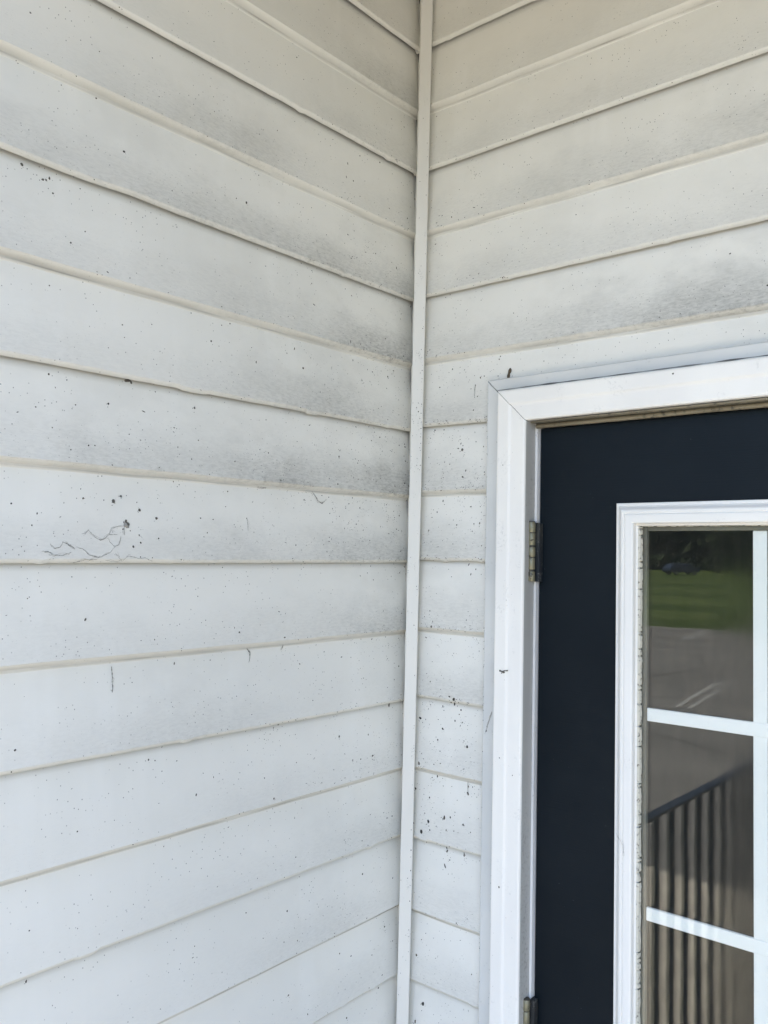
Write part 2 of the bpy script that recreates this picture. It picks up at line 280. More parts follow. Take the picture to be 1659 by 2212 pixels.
LK = {1:(.004,-.0075),2:(.0085,-.001),3:(.0048,-.002),4:(.0065,-.001),5:(.005,-.0025),6:(.006,-.0012),7:(.007,-.0013),8:(.005,-.0005),9:(-.0005,-.0028),10:(.0026,-.0036),11:(.004,-.0018),12:(.0058,-.0085),0:(.0008,-.0118),-1:(-.0009,-.0105)}
RK = {-1:(-.0031,-.0075),0:(.0024,-.0032),1:(.0037,.0057),2:(.0078,.0061),3:(.008,.0086),4:(.0130,.007),5:(.0122,.002),6:(.0136,.0078),7:(.013,.0075),8:(.0114,.010),9:(.0105,.004),10:(.0062,.003),11:(.003,.008),12:(0,.0),13:(-.002,.008)}
def zline(wall, k, u):
    T = {'L': LK, 'R': RK, 'F': {}, 'G': {}}[wall]
    if k in T: a, b = T[k]
    elif T:
        kk = min(T, key=lambda q: abs(q-k)); a, b = T[kk]
    else: a = b = 0
    return -k*E + a + (b-a)*min(u, 1.1)/.8
def grime(wall, k, u, z):
    if wall in 'FG': return .4
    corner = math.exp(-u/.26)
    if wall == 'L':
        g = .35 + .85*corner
        if k in (2, 3): g += .52*math.exp(-((u-.32)/.30)**2) + .15
        if k in (4, 5): g += .25*math.exp(-u/.3)
        if k in (6, 7): g += .35*math.exp(-u/.3) + .12
        if k <= 1: g *= .65
        if k >= 8: g *= .85
        if k >= 10: g = .14 + .45*corner
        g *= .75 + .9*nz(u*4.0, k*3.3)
        return g
    if k <= 0: return .25
    if k <= 1: return .35
    if k == 2: return .35 + .25*sstep(.1, .5, u)
    if k == 3: return .40 + .1*corner
    if k == 4: return .55 + .60*sstep(.2, .65, u)
    if k <= 9: return .62
    return .42
# profile of one course: (outset, dz measured from the lap line, 1 = follows the wobble)
CRISP = [(.0070,.0100,0),(.0082,.0012,1),(.0090,.0002,1),(.0102,.0006,1),(.0132,.0036,1),(.0146,.0060,1),(.0142,.0092,.6)]
SOFT = [(.0018,-.0085,0),(.0034,-.0066,0),(.0044,-.0050,0),(.0048,-.0034,0),(.0120,.0012,0),(.0147,.0034,0),(.0141,.0068,0)]
def place(wall, u, out, z):
    if wall == 'L': return (out, -u, z)
    if wall == 'R': return (u, -out, z)
    if wall == 'F': return (-u, -1.02 - out, z)
    return (2.4 - out, -u, z)
def wobble(wall, k, u):
    s = {'L': 0, 'R': 31.7, 'F': 77, 'G': 55}[wall] + k*5.31
    v = .0007*nz(u*9, s) + .0005*nz(u*45, s+9)
    d = nz(u*26, s+3)                       # paint drips hanging from the lip
    v -= .0022*sstep(.42, .62, d)
    if wall == 'L' and k == 3: v += -.0016*math.exp(-((u-.74)/.06)**2) + .001*math.exp(-((u-.64)/.03)**2)
    return v
def opening(wall, k, u):        # lowest z allowed above the door trim
    if wall == 'R' and .2015 < u < 1.2865: return -.566
    return None
def panel(wall, kc, u0, u1, parent):
    """one vinyl panel: the soft middle course kc-1 and the locked course kc"""
    us = []; u = u0; step = .004 if wall in 'LR' else .03
    while u < u1 - 1e-4: us.append(u); u += step
    us.append(u1)
    if wall == 'R' and kc == 5 and u0 < .2:
        for q in (.2010, .2020, 1.2860, 1.2870): us.append(q)
        us = sorted(us)
    V = []; cvs = []; grs = []; uns = []; crs = []; corner_shade = []; nrow = 0; F = []
    NF = 7
    for i, u in enumerate(us):
        rows = []
        zb, zm, zt = zline(wall, kc, u), zline(wall, kc-1, u), zline(wall, kc-2, u)
        wob = wobble(wall, kc, u)
        bow = .0005*nz(u*3.1, kc*2.7)
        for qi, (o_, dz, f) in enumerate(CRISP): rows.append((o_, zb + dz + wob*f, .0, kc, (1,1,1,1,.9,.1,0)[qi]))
        for j in range(1, NF): 
            t = j/NF; rows.append((.0141 + (.0022-.0141)*t + bow*math.sin(t*math.pi)*2, zb + .0095 + (zm - .0085 - zb - .0095)*t, t*.93, kc, 0))
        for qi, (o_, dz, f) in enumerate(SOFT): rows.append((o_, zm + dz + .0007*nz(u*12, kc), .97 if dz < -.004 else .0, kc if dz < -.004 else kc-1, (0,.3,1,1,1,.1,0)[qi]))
        for j in range(1, NF+1):
            t = j/NF; rows.append((.0140 + (.0014-.0140)*t + bow*math.sin(t*math.pi)*2, zm + .0068 + (zt + .008 - zm - .0068)*t, t*.95, kc-1, 0))
        lim = opening(wall, kc, u)
        nrow = len(rows); base_i = len(V)
        for o_, z, c, k, un in rows:
            if lim is not None: z = max(z, lim + (z-lim)*1e-3)
            V.append(place(wall, u, o_, z)); cvs.append(c); grs.append(grime(wall, k, u, z)); uns.append(un); corner_shade.append(math.exp(-max(0, u-.022)/.016)*(.6+.8*nz(z*14, u*20, k)) if wall in 'LR' else 0); crs.append(0)
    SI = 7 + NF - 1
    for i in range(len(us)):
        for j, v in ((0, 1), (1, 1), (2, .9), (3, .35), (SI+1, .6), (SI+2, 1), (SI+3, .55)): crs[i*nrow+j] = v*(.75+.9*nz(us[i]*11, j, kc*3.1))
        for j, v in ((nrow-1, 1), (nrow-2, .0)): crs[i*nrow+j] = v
    flip = wall == 'L'
    for i in range(len(us)-1):
        for j in range(nrow-1):
            a = i*nrow+j; q = (a, a+nrow, a+nrow+1, a+1)
            F.append(tuple(reversed(q)) if flip or wall == 'F' else q)
    return mesh('siding_panel', V, F, M['siding'], parent, False, {'course': cvs, 'grime': grs, 'under': uns, 'lap_shade_grime': crs, 'corner': corner_shade})
def surf_out(wall, u, z):
    k = max([k for k in range(-3, 25) if zline(wall, k, u) <= z] and [min(k for k in range(-3, 25) if zline(wall, k, u) <= z)])
    zb = zline(wall, k, u); zt = zline(wall, k-1, u); t = (z-zb)/(zt-zb)
    return .0142 + (.0018-.0142)*max(0, min(1, t)) + .0004
def blob(mb, wall, u, z, r, el, rnd, n=7, out=None, h=.35):
    o = surf_out(wall, u, z) if out is None else out
    a0 = rnd.uniform(-.5, .5); sx, sz = (math.sqrt(el), 1/math.sqrt(el))
    ring = []
    for i in range(n):
        a = i*2*math.pi/n; q = r*rnd.uniform(.75, 1.25); x = q*math.cos(a)*sx; y = q*math.sin(a)*sz
        ring.append((x*math.cos(a0)-y*math.sin(a0), x*math.sin(a0)+y*math.cos(a0)))
    V = [place(wall, u+x, o, z+y) for x, y in ring] + [place(wall, u+x*.6, o+r*h, z+y*.6) for x, y in ring] + [place(wall, u, o+r*h*1.2, z)]
    F = []
    for i in range(n):
        j = (i+1) % n; F += [(i, j, n+j, n+i), (n+i, n+j, 2*n)]
    mb.add(V, F)
def specks(wall, table, parent, seed, count, umax):
    rnd = random.Random(seed); mb = MB()
    for q in range(320):
        u = min(umax, .03 + rnd.expovariate(1/.22)); k = rnd.randint(1, 12)
        if wall == 'R' and k >= 5 and u > .188: u = rnd.uniform(.045, .188)
        if k >= 10 and rnd.random() < .6: continue
        blob(mb, wall, u, zline(wall, k, u) + wobble(wall, k, u)*(k % 2) + rnd.uniform(.001, .009), rnd.uniform(.0004, .0011), math.exp(rnd.gauss(.5, .4)), rnd, 6, .0144)
    for u, z, r, el in table:
        r *= .00110 if wall == 'L' else .00128; blob(mb, wall, u, z, r, el, rnd)
        if r > .0013 and rnd.random() < .7:
            for q in range(3): blob(mb, wall, u+rnd.gauss(0, r*1.4), z-abs(rnd.gauss(0, r*2)), r*rnd.uniform(.2, .4), 1, rnd, 5)
    n = 0
    while n < count:
        if wall == 'L':
            u = min(rnd.expovariate(1/.20), rnd.uniform(.03, umax)) if rnd.random() < .80 else rnd.uniform(.03, umax)
            z = rnd.gauss(-.80, .36)
        else:
            u = rnd.uniform(.045, umax) if rnd.random() < .30 else rnd.uniform(.045, .19); z = rnd.gauss(-.85, .38)
            if z < -.55 and u > .185: continue
        if not -1.9 < z < .12: continue
        k = min(kk for kk in range(-3, 25) if zline(wall, kk, u) <= z); t = (z - zline(wall, k, u))/E
        if t < .04 or rnd.random() > (1.0 if t < .3 else .5): continue
        r = min(.0017, .00024 + rnd.expovariate(1/.00032)); blob(mb, wall, u, z, r, math.exp(rnd.gauss(.1, .6)), rnd, 6); n += 1
        if rnd.random() < .05:
            for q in range(rnd.randint(3, 9)):
                uu, zz = u+rnd.gauss(0, .006), z+rnd.gauss(0, .007)
                if uu > .04 and (wall == 'L' or z > -.5 or uu < .188): blob(mb, wall, uu, zz, rnd.uniform(.00025, .0007), math.exp(rnd.gauss(.1, .5)), rnd, 5)
    o = mb.build('dirt_specks', M['speck'], parent); o['kind'] = 'stuff'; return o

side_wall = thing('siding_wall', 'off-white lap siding wall on the left of the corner, streaked with mildew and cobwebs', 'wall', (0, -.5, GZ))
ks = [k for k in range(-3, 22, 2)]
for k in ks: panel('L', k, .004, 1.0, side_wall)
mb = MB(); mb.box(-.12, -.001, -1.0, .12, GZ-.1, .40); mb.build('sheathing', M['dark'], side_wall)
specks('L', LSP, side_wall, 5, 2900, .9)
door_wall = thing('siding_wall', 'off-white lap siding wall around the dark door, right of the corner', 'wall', (.7, 0, GZ))
for k in ks:
    if k <= 5: panel('R', k, .004, 2.4, door_wall)
    else:
        panel('R', k, .004, .2005, door_wall); panel('R', k, 1.2875, 2.4, door_wall)
mb = MB(); mb.box(.0, .2705, .001, .12, GZ-.1, .40); mb.box(1.2175, 2.4, .001, .12, GZ-.1, .40); mb.box(.2705, 1.2175, .001, .12, -.628, .52)
mb.build('sheathing', M['dark'], door_wall)
specks('R', RSP, door_wall, 9, 1300, .9)
front_wall = thing('siding_wall', 'off-white lap siding wall facing the walk beyond the outside corner, behind the railing', 'wall', (-1.3, -1.02, GZ))
for k in ks: panel('F', k, .03, 2.6, front_wall)
mb = MB(); mb.box(-2.6, -.125, -1.019, -.9, GZ-.1, .40); mb.build('sheathing', M['dark'], front_wall)

added_end_wall = thing('siding_wall', 'added unseen lap siding wall at the far right end, blocking sky light from the left wall', 'wall', (2.4, -.5, GZ))
for k in ks: panel('G', k, .004, 1.0, added_end_wall)  # unseen wall added to cut sky light on the left wall
mb = MB(); mb.box(2.401, 2.52, -1.0, -.001, GZ-.1, .40); mb.build('sheathing', M['dark'], added_end_wall)
# corner trims (each an extruded strip)
def strip(name, prof, z0, z1, mat, parent=None, n=60, jit=0, lean=0):
    V = []; F = []; m = len(prof)
    for i in range(n+1):
        z = z0 + (z1-z0)*i/n; j = jit*nz(z*3, 4.2) + lean*(z+1.62)
        for x, y in prof: V.append((x+j, y, z))
    for i in range(n):
        for q in range(m-1): a = i*m+q; F.append((a, a+1, a+m+1, a+m))
    return mesh(name, V, F, mat, parent)
o = strip('corner_trim', [(.001,-.0130),(.0110,-.0165),(.0232,-.0370),(.0240,-.0381),(.0252,-.0377),(.0405,-.0259),(.0412,-.0250),(.0410,-.0238),(.0230,-.0110),(.0215,-.001)], GZ, .25, M['trim'], None, 120, .0006, .0065)
tag(o, 'narrow off-white strip running up the inside corner where the two siding walls meet', 'corner trim')
o = strip('corner_trim', [(.016,-.94),(.0165,-1.036),(.0150,-1.0385),(-.09,-1.038),(-.09,-1.02)], GZ, .25, M['trim'], None, 40)
tag(o, 'wide off-white trim wrapping the outside end of the left siding wall', 'corner trim')

# ---------------------------------------------------------------- door casing
def mitred(name, prof, x0, x1, z1, z0, side, mat, parent, gap=.0004, smooth=False, seg=1, bottom=False):
    """extrude a (inset, y) profile along one side of the rectangle x0..x1, z0..z1; mitred at the corners"""
    V = []; F = []; m = len(prof)
    for i in range(seg+1):
        t = i/seg
        for d, y in prof:
            g = gap
            if side == 'L': a = z1-d-g; b = (z0+d+g) if bottom else z0; V.append((x0+d, y, a+(b-a)*t))
            elif side == 'R': a = z1-d-g; b = (z0+d+g) if bottom else z0; V.append((x1-d, y, a+(b-a)*t))
            elif side == 'T': a = x0+d+g; b = x1-d-g; V.append((a+(b-a)*t, y, z1-d))
            else: a = x0+d+g; b = x1-d-g; V.append((a+(b-a)*t, y, z0+d))
    for i in range(seg):
        for q in range(m-1):
            a = i*m+q; f = (a, a+1, a+m+1, a+m); F.append(f if side in 'RT' else tuple(reversed(f)))
    o = mesh(name, V, F, mat, parent, smooth)
    return o
XC = .744
casing = thing('door_casing', 'white moulded casing framing the dark door', 'door frame', (XC, 0, GZ))
JX0, JX1 = .1905, 2*XC-.1905
jp = [(0,-.008),(0,-.0195),(.0012,-.0222),(.003,-.0232),(.0235,-.0232),(.0245,-.0222),(.0245,-.005)]
jps = [(0,-.008),(0,-.0195),(.0012,-.0222),(.003,-.0232),(.0335,-.0232),(.0335,-.005)]
jpt = jp
def chan(side):
    p = jpt if side == 'T' else jps
    return mitred('trim_channel', p, JX0, JX1, -.5535, GZ, side, M['channel'], casing, .0008)
chan('T'); chan('L'); chan('R')
bp = [(0,-.004),(0,-.0405),(.0015,-.0430),(.004,-.0437),(.0215,-.0440),(.0240,-.0437),(.0275,-.0418),(.030,-.0414),(.0515,-.0414),(.0545,-.0400),(.0555,-.0370),(.0555,-.0070)]
BX0, BX1, BZ1 = .2255, 2*XC-.2255, -.5800
for s, nm in (('L', 'side_board'), ('R', 'side_board'), ('T', 'head_board')):
    o = mitred(nm, bp, BX0, BX1, BZ1, GZ, s, M['casing'], casing, .0005, False, 1)
V = []; n = 260
for i in range(n+1):
    x = .2135 + i*(2*XC-.2135-.2135)/n; w_ = .0007*max(.25, 1+1.6*nz(x*30, 5)); z = -.5744 + .0003*nz(x*12)
    V += [(x, -.0234, z-w_), (x, -.0240, z), (x, -.0234, z+w_)]
mesh('crack_shade_line', V, [(i*3+q, i*3+3+q, i*3+4+q, i*3+1+q) for i in range(n) for q in (0, 1)], M['crackshade'], casing)  # strip carrying the crack's shadow and dirt along the casing head
# jamb: edge seen in front, and the reveal running back
for sx in (0, 1):
    mb = MB()
    def X(a): return a if sx == 0 else 2*XC-a
    xa, xb = sorted((X(.2815), X(.2862)))
    mb.box(xa, xb, -.0085, .10, GZ, -.636); mb.build('door_jamb', M['jambedge'], casing, bevel=.0008)
    mb = MB(); xa, xb = sorted((X(.2785), X(.2812))); mb.box(xa, xb, -.0375, -.006, GZ, -.636)
    mb.build('jamb_reveal', M['jamb'], casing)
mb = MB(); mb.box(.2865, 2*XC-.2865, -.006, .10, -.6405, -.6365); mb.build('head_jamb', M['jamb'], casing)
mb = MB(); mb.tube([(.286+i*.0572, -.0105+.0006*nz(i*.7), -.6425+.0006*nz(i*.9, 5)) for i in range(17)], .0042, 10); mb.box(.287, 1.201, -.034, -.0145, -.6395, -.6368)
mb.build('weatherstrip', M['weather'], casing, True)
mb = MB(); mb.box(.226, 1.262, -.09, .10, GZ, GZ+.016); mb.build('threshold', M['chrome'], casing, bevel=.003)

# ---------------------------------------------------------------- door
door = thing('door', 'closed navy-black door with a white-framed paned window', 'door', (.2875, .02, GZ+.02))
DX0, DX1, DZ1, DZ0 = .2882, .2882+.9115, -.6462, GZ+.02
WX0, WX1, WZ1, WZ0 = .430, 1.0495, -.7785, -2.358
mb = MB()
mb.box(DX0, WX0+.03, 0, .044, DZ0, DZ1); mb.box(WX1-.03, DX1, 0, .044, DZ0, DZ1); mb.box(WX0+.03, WX1-.03, 0, .044, WZ1-.03, DZ1); mb.box(WX0+.03, WX1-.03, 0, .044, DZ0, WZ0+.03)
mb.build('slab', M['door'], door)
wp = [(0,0),(0,-.0042),(.0008,-.0056),(.0025,-.0060),(.005,-.0066),(.0075,-.0085),(.0105,-.0120),(.0125,-.0134),(.0155,-.0137),(.0170,-.0128),(.0178,-.0130),(.0190,-.0148),(.0205,-.0152),(.0300,-.0150),(.0322,-.0141),(.0330,-.0120),(.0332,-.0045),(.0345,-.0038),(.0362,-.0030),(.0366,.0038)]
Vv = []; Ff = []
tmp = []
for s in 'LRTB':
    o = mitred('tmp', wp, WX0, WX1, WZ1, WZ0, s, M['wframe'], None, 0, False, 1, True); tmp.append(o)
for o in tmp:
    n = len(Vv); Vv += [tuple(v.co) for v in o.data.vertices]; Ff += [tuple(i+n for i in p.vertices) for p in o.data.polygons]
    me = o.data; bpy.data.objects.remove(o); bpy.data.meshes.remove(me)
mesh('window_frame', Vv, Ff, M['wframe'], door)
GX0, GX1, GZ1, GZ0 = .4700, 1.0090, -.8165, -2.3195
mb = MB(); mb.box(.4655, 1.0140, .0040, .0070, GZ0-.004, GZ1+.003); mb.build('outer_glass_pane', M['glass'], door)
mb = MB(); mb.box(.4655, 1.0140, .0158, .0180, GZ0-.004, GZ1+.003); mb.build('inner_glass_pane', M['glass2'], door)
mb = MB()
mb.box(.4655, .4765, .0075, .0155, GZ0-.004, GZ1+.003); mb.box(1.0030, 1.0140, .0075, .0155, GZ0-.004, GZ1+.003)
mb.box(.4765, 1.0030, .0075, .0155, GZ1-.006, GZ1+.003); mb.box(.4765, 1.0030, .0075, .0155, GZ0-.004, GZ0+.004); mb.build('spacer', M['spacer'], door, bevel=.0008)
for x in (.6355, .8185):
    mb = MB(); mb.box(x, x+.0200, .0102, .0140, GZ0+.004, GZ1-.006); mb.build('vertical_muntin', M['muntin'], door, bevel=.0012)
zc = [-1.1093-.3045*i for i in range(4)]
for z in zc:
    mb = MB()
    mb.box(.4765, 1.0030, .0092, .0150, z-.0101, z+.0101)
    mb.build('horizontal_muntin', M['muntin'], door, bevel=.0012)
# putty bead round the glass with a broken, cracked inner edge
rnd = random.Random(3)
def bead(name, side):
    V = []; F = []; L = (GZ1-GZ0) if side == 'L' else (GX1-GX0); n = int(L/.0022); cut = 0
    for i in range(n+1):
        s = i*L/n; w_ = .0045 + .0011*nz(s*60, 2.2) + .0007*nz(s*240, 8)
        if rnd.random() < .06: w_ *= .35
        a, b = (.0000, w_)
        if side == 'L': pts = [(GX0-.0040+a, -.0032, GZ1-s), (GX0-.0040+b*.7, -.0018+.0006*nz(s*90), GZ1-s), (GX0-.0040+b, .0038, GZ1-s)]
        else: pts = [(GX0+s, -.0032, GZ1+.0055-a), (GX0+s, -.0018+.0006*nz(s*90), GZ1+.0055-b*.8), (GX0+s, .0038, GZ1+.0055-b*1.1)]
        V += pts
    for i in range(n):
        if rnd.random() < .035: continue
        for q in (0, 1):
            a = i*3+q; f = (a, a+1, a+4, a+3); F.append(f if side == 'T' else tuple(reversed(f)))
    mesh('putty_bead', V, F, M['putty'], door)
bead('p', 'L'); bead('p', 'T')
def hinge(zt, shade):
    mbk = MB(); x, y = .2830, -.0185; segs = [.0180, .0206, .0168, .0200, .0168]; z = zt
    for i, h in enumerate(segs):
        r = .0064 if i % 2 == 0 else .0061
        mbk.tube([(x, y, z), (x, y, z-.0006), (x, y, z-h+.0010), (x, y, z-h+.0004)], [r*.9, r, r, r*.92], 20); z -= h + (.0012 if i in (0, 2) else .0032)
    h = bpy.data.objects.new('hinge', None); link(h, door); h.location = Vector((x, y, zt)) - door.location
    bot = z
    def sub(mb_, nm, mat, sm=False):
        V = [(a-x, b-y, c-zt) for a, b, c in mb_.V]; me = bpy.data.meshes.new(nm); me.from_pydata(V, [], mb_.F)
        if sm: me.polygons.foreach_set('use_smooth', [len(p.vertices) == 4 for p in me.polygons])
        me.materials.append(mat); o_ = bpy.data.objects.new(nm, me); col.objects.link(o_); o_.parent = h; return o_
    sub(mbk, 'hinge_knuckles', M['brass'], True)
    mp = MB(); mp.tube([(x, y, zt-.001), (x, y, bot+.004)], .0050, 12); mp.tube([(x, y, zt-.0002), (x, y, zt+.0012), (x, y, zt+.0018)], [.0060, .0058, .003], 16); sub(mp, 'hinge_pin', M['pin'])
    ml = MB(); ml.box(.2868, .2880, -.0165, .03, bot+.003, zt-.001); ml.box(.2885, .2945, -.0120, -.0012, bot+.003, zt-.002); sub(ml, 'hinge_leaf', M['leafmetal'])
M['pin'] = paint('dark_hinge_pin', (.05, .045, .035), rough=.5)
M['leafmetal'] = paint('dark_hinge_leaf', (.018, .022, .028), (.05, .05, .045), rough=.4, dirt=.6, sc=90, thr=(.55, .62), dirtc=(.4, .4, .36))
for z in (-.8075, -1.5975, -2.388): hinge(z, 0)
mb = MB(); mb.tube([(1.14, 0, -1.74), (1.14, -.004, -1.74), (1.14, -.006, -1.74)], [.032, .032, .026], 24); mb.tube([(1.14, -.006, -1.74), (1.14, -.03, -1.74), (1.14, -.036, -1.74), (1.14, -.055, -1.74), (1.14, -.066, -1.74)], [.012, .012, .024, .029, .016], 24)
mb.build('door_knob', M['brass'], door, True)

# ---------------------------------------------------------------- small marks on walls and trim
def thread(name, lines, wall, label, cat, out=None, r=.00035, group=None, blobs=(), mat='web'):
    mb = MB(); rnd = random.Random(len(lines)+7)
    for ln in lines:
        P = []
        for i in range(len(ln)-1):
            (a, b), (c, d) = ln[i], ln[i+1]; n = max(2, int(math.hypot(c-a, d-b)/.0018))
            for q in range(n + (i == len(ln)-2)):
                t = q/n; u = a+(c-a)*t + rnd.gauss(0, .00022); z = b+(d-b)*t + rnd.gauss(0, .00022)
                o_ = (surf_out(wall, u, z) + .0006 if out is None else out)
                P.append(place(wall, u, o_ + r*.6, z))
        if len(P) > 1:
            mb.tube(P, [r*(.35+.9*abs(nz(i*.35, len(ln), r*1e4))*2) for i in range(len(P))], 5)
            for q in range(3):
                off = (rnd.gauss(0, .0016), rnd.gauss(0, .0016)); a_ = rnd.randrange(max(1, len(P)//2)); b_ = rnd.randrange(a_+1, len(P)+1)
                Q = [place(wall, (p[0] if wall == 'R' else -p[1]) + off[0]*math.sin(i*.5), (-p[1] if wall == 'R' else p[0]) + .0002*q, p[2] + off[1]*math.cos(i*.37)) for i, p in enumerate(P[a_:b_])]
                if len(Q) > 1: mb.tube(Q, r*.36, 4)
            for i, p in enumerate(P):
                if rnd.random() < .16: blob(mb, wall, p[0] if wall == 'R' else -p[1], p[2], r*rnd.uniform(1.2, 2.4), rnd.uniform(.6, 1.6), rnd, 5, -p[1] if wall == 'R' else p[0])
    for u, z, rr, el in blobs: blob(mb, wall, u, z, rr, el, rnd, 8, out, .6)
    o = mb.build(name, M[mat], None); tag(o, label, cat, group); return o
thread('cobweb', WEB, 'L', 'tangled branching cobweb hanging from a dark clot on the left siding wall', 'cobweb', r=.00029, blobs=[(.6300, -.8365, .0030, .9), (.6270, -.8385, .0026, 1.2), (.6322, -.8330, .0016, .7)])
tl = [('short sagging cobweb loop under a lap on the left siding', .0005), ('hooked cobweb strand on the left siding nearest the corner strip, just below a lap', .0006), ('thin short vertical thread between two laps of the left siding', .0003), ('small curled cobweb scrap low on the left siding, right of centre', .0005), ('long vertical dirty thread low on the left siding, left of centre', .0005), ('tiny slanted dark thread just under a lap of the left siding', .0006)]
for ln, (lb, r_) in zip(THR, tl): thread('cobweb', [ln], 'L', lb, 'cobweb', r=r_)
thread('cobweb', [RTHR[0]], 'R', 'fine vertical thread on the siding left of the casing top corner', 'cobweb', r=.0003)
thread('cobweb', [RTHR[1]], 'R', 'thread with dark grains on the narrow siding strip left of the door', 'cobweb', r=.0004)
thread('cobweb', [[(.2107,-1.1364),(.2039,-1.1564),(.1992,-1.1702),(.197,-1.1764)]], 'R', 'slanted dirty thread on the trim channel at the left side of the door casing', 'cobweb', out=.0233, r=.0005, blobs=[(.1995, -1.171, .0017, .7)])
thread('insect', [[(.2401,-1.061),(.2456,-1.0628),(.2493,-1.0601),(.2556,-1.0587)],[(.2440,-1.062),(.2425,-1.0655)],[(.2475,-1.061),(.2490,-1.0645)]], 'R', 'small dark twig-like insect on the left board of the door casing', 'insect', out=.0441, r=.0009, mat='speck')
thread('cobweb', [[(.4372,-1.2944),(.4418,-1.3005),(.4495,-1.31),(.4511,-1.3251)]], 'R', 'pale fine hair-like strand on the left side of the window frame of the door', 'cobweb', out=.0152, r=.0003)
mb = MB(); P = []; Rr = []
for i in range(9):
    t = i/8; P.append((.2295-.0045*t+.0005*math.sin(i), -surf_out('R', .228, -.54)-.002, -.5335-.0185*t)); Rr.append([.0008,.0022,.0030,.0026,.0018,.0022,.0027,.0026,.0016][i])
mb.tube(P, Rr, 9); tag(mb.build('insect_cocoon', M['mud'], None, True), 'brown elongated insect cocoon stuck to the siding just above the door casing', 'cocoon')
mb = MB(); rnd = random.Random(2)
for u, z, r_ in ((.5377,-.5883,.0015),(.2431,-1.4197,.0016),(.2406,-1.2069,.0012),(.2664,-1.2315,.0010),(.2394,-.71,.0008),(.262,-.615,.0007)): blob(mb, 'R', u, z, r_, .8, rnd, 7, .0440)
for i in range(70): blob(mb, 'R', rnd.uniform(.226, .275) if i % 2 else rnd.uniform(.2258, .2275), rnd.uniform(-1.7, -.6), rnd.uniform(.0002, .0005), .8, rnd, 5, .0441)
for i in range(50): blob(mb, 'R', rnd.uniform(.1915, .194), rnd.uniform(-1.7, -.57), rnd.uniform(.0003, .0009), .6, rnd, 5, .0230)
o = mb.build('dirt_specks', M['speck'], casing); o['kind'] = 'stuff'
mb = MB()
for i in range(110):
    z = rnd.uniform(-1.75, .0) if i % 3 else rnd.gauss(-.62, .05); t = rnd.random(); t = .88+.1*rnd.random() if i % 2 else t
    r_ = rnd.uniform(.0002, .0007)*(1.5 if z < -.5 and i % 5 == 0 else 1)
    a = (.0250+(.0154)*t+.0065*(z+1.62), -.0380+(.0118)*t); n_ = 5
    V = [(a[0]+.78*r_*math.cos(q*1.2566), a[1]+.62*r_*math.cos(q*1.2566)-.0003, z+1.6*r_*math.sin(q*1.2566)) for q in range(5)] + [(a[0]+r_*.2, a[1]-r_*.5-.0003, z)]
    mb.add(V, [(q, (q+1) % 5, 5) for q in range(5)])
o = mb.build('trim_speck', M['speck'], bpy.data.objects['corner_trim']); o.name = 'dirt_specks'; o['kind'] = 'stuff'

# ---------------------------------------------------------------- building behind and unseen porch roof
mb = MB()
x0, x1, y0, y1, z0, z1 = .12, 2.38, .125, 4.0, GZ, .36
V = [(x0,y0,z0),(x1,y0,z0),(x1,y1,z0),(x0,y1,z0),(x0,y0,z1),(x1,y0,z1),(x1,y1,z1),(x0,y1,z1)]
mb.add(V, [(0,1,2,3),(7,6,5,4),(1,5,6,2),(2,6,7,3),(3,7,4,0)])
mb.add([(x0,y0,z0),(.2705,y0,z0),(.2705,y0,z1),(x0,y0,z1)], [(0,1,2,3)]); mb.add([(1.2175,y0,z0),(x1,y0,z0),(x1,y0,z1),(1.2175,y0,z1)], [(0,1,2,3)])
mb.add([(.2705,y0,-.628),(1.2175,y0,-.628),(1.2175,y0,z1),(.2705,y0,z1)], [(0,1,2,3)])
o = mb.build('room_interior', M['room']); o['kind'] = 'structure'
roof = thing('unseen_porch_roof', 'unseen tan overhang and roof edge above the door corner', 'roof', (0, -.3, .25))
SO = -1.3  # unseen overhang; reach and dark tan set to dim the wall tops
mb = MB(); mb.box(.003, 2.7, SO, .10, .252, .282); mb.box(-2.6, -.002, -1.35, -1.022, .252, .282); mb.build('soffit', M['soffit'], roof)
mb = MB(); mb.box(-.0, 2.7, SO-.02, SO-.0005, .242, .40); mb.box(-2.6, .0, -1.37, -1.3505, .242, .40); mb.build('fascia', M['casing'], roof)
mb = MB(); mb.add([(-2.6,-1.38,.401),(.0,-1.38,.401),(.0,4.2,1.9),(-2.6,4.2,1.9)], [(0,1,2,3)]); mb.add([(.0,SO-.05,.401),(2.7,SO-.05,.401),(2.7,4.2,1.8),(.0,4.2,1.8)], [(0,1,2,3)])
mb.add([(-2.6,-1.38,.403),(-2.6,4.2,.403),(-2.6,4.2,1.9)], [(0,1,2)]); mb.add([(2.7,SO-.05,.403),(2.7,4.2,1.8),(2.7,4.2,.403)], [(0,1,2)]); mb.add([(-2.6,4.2,GZ),(2.7,4.2,GZ),(2.7,4.2,1.9),(-2.6,4.2,1.9)], [(0,1,2,3)])
mb.add([(-2.6,-1.0,GZ),(-2.6,4.2,GZ),(-2.6,4.2,.41),(-2.6,-1.0,.41)], [(0,1,2,3)]); mb.add([(2.7,.05,GZ),(2.7,4.2,GZ),(2.7,4.2,.41),(2.7,.05,.41)], [(0,1,2,3)])
mb.build('shingles', M['roof'], roof)

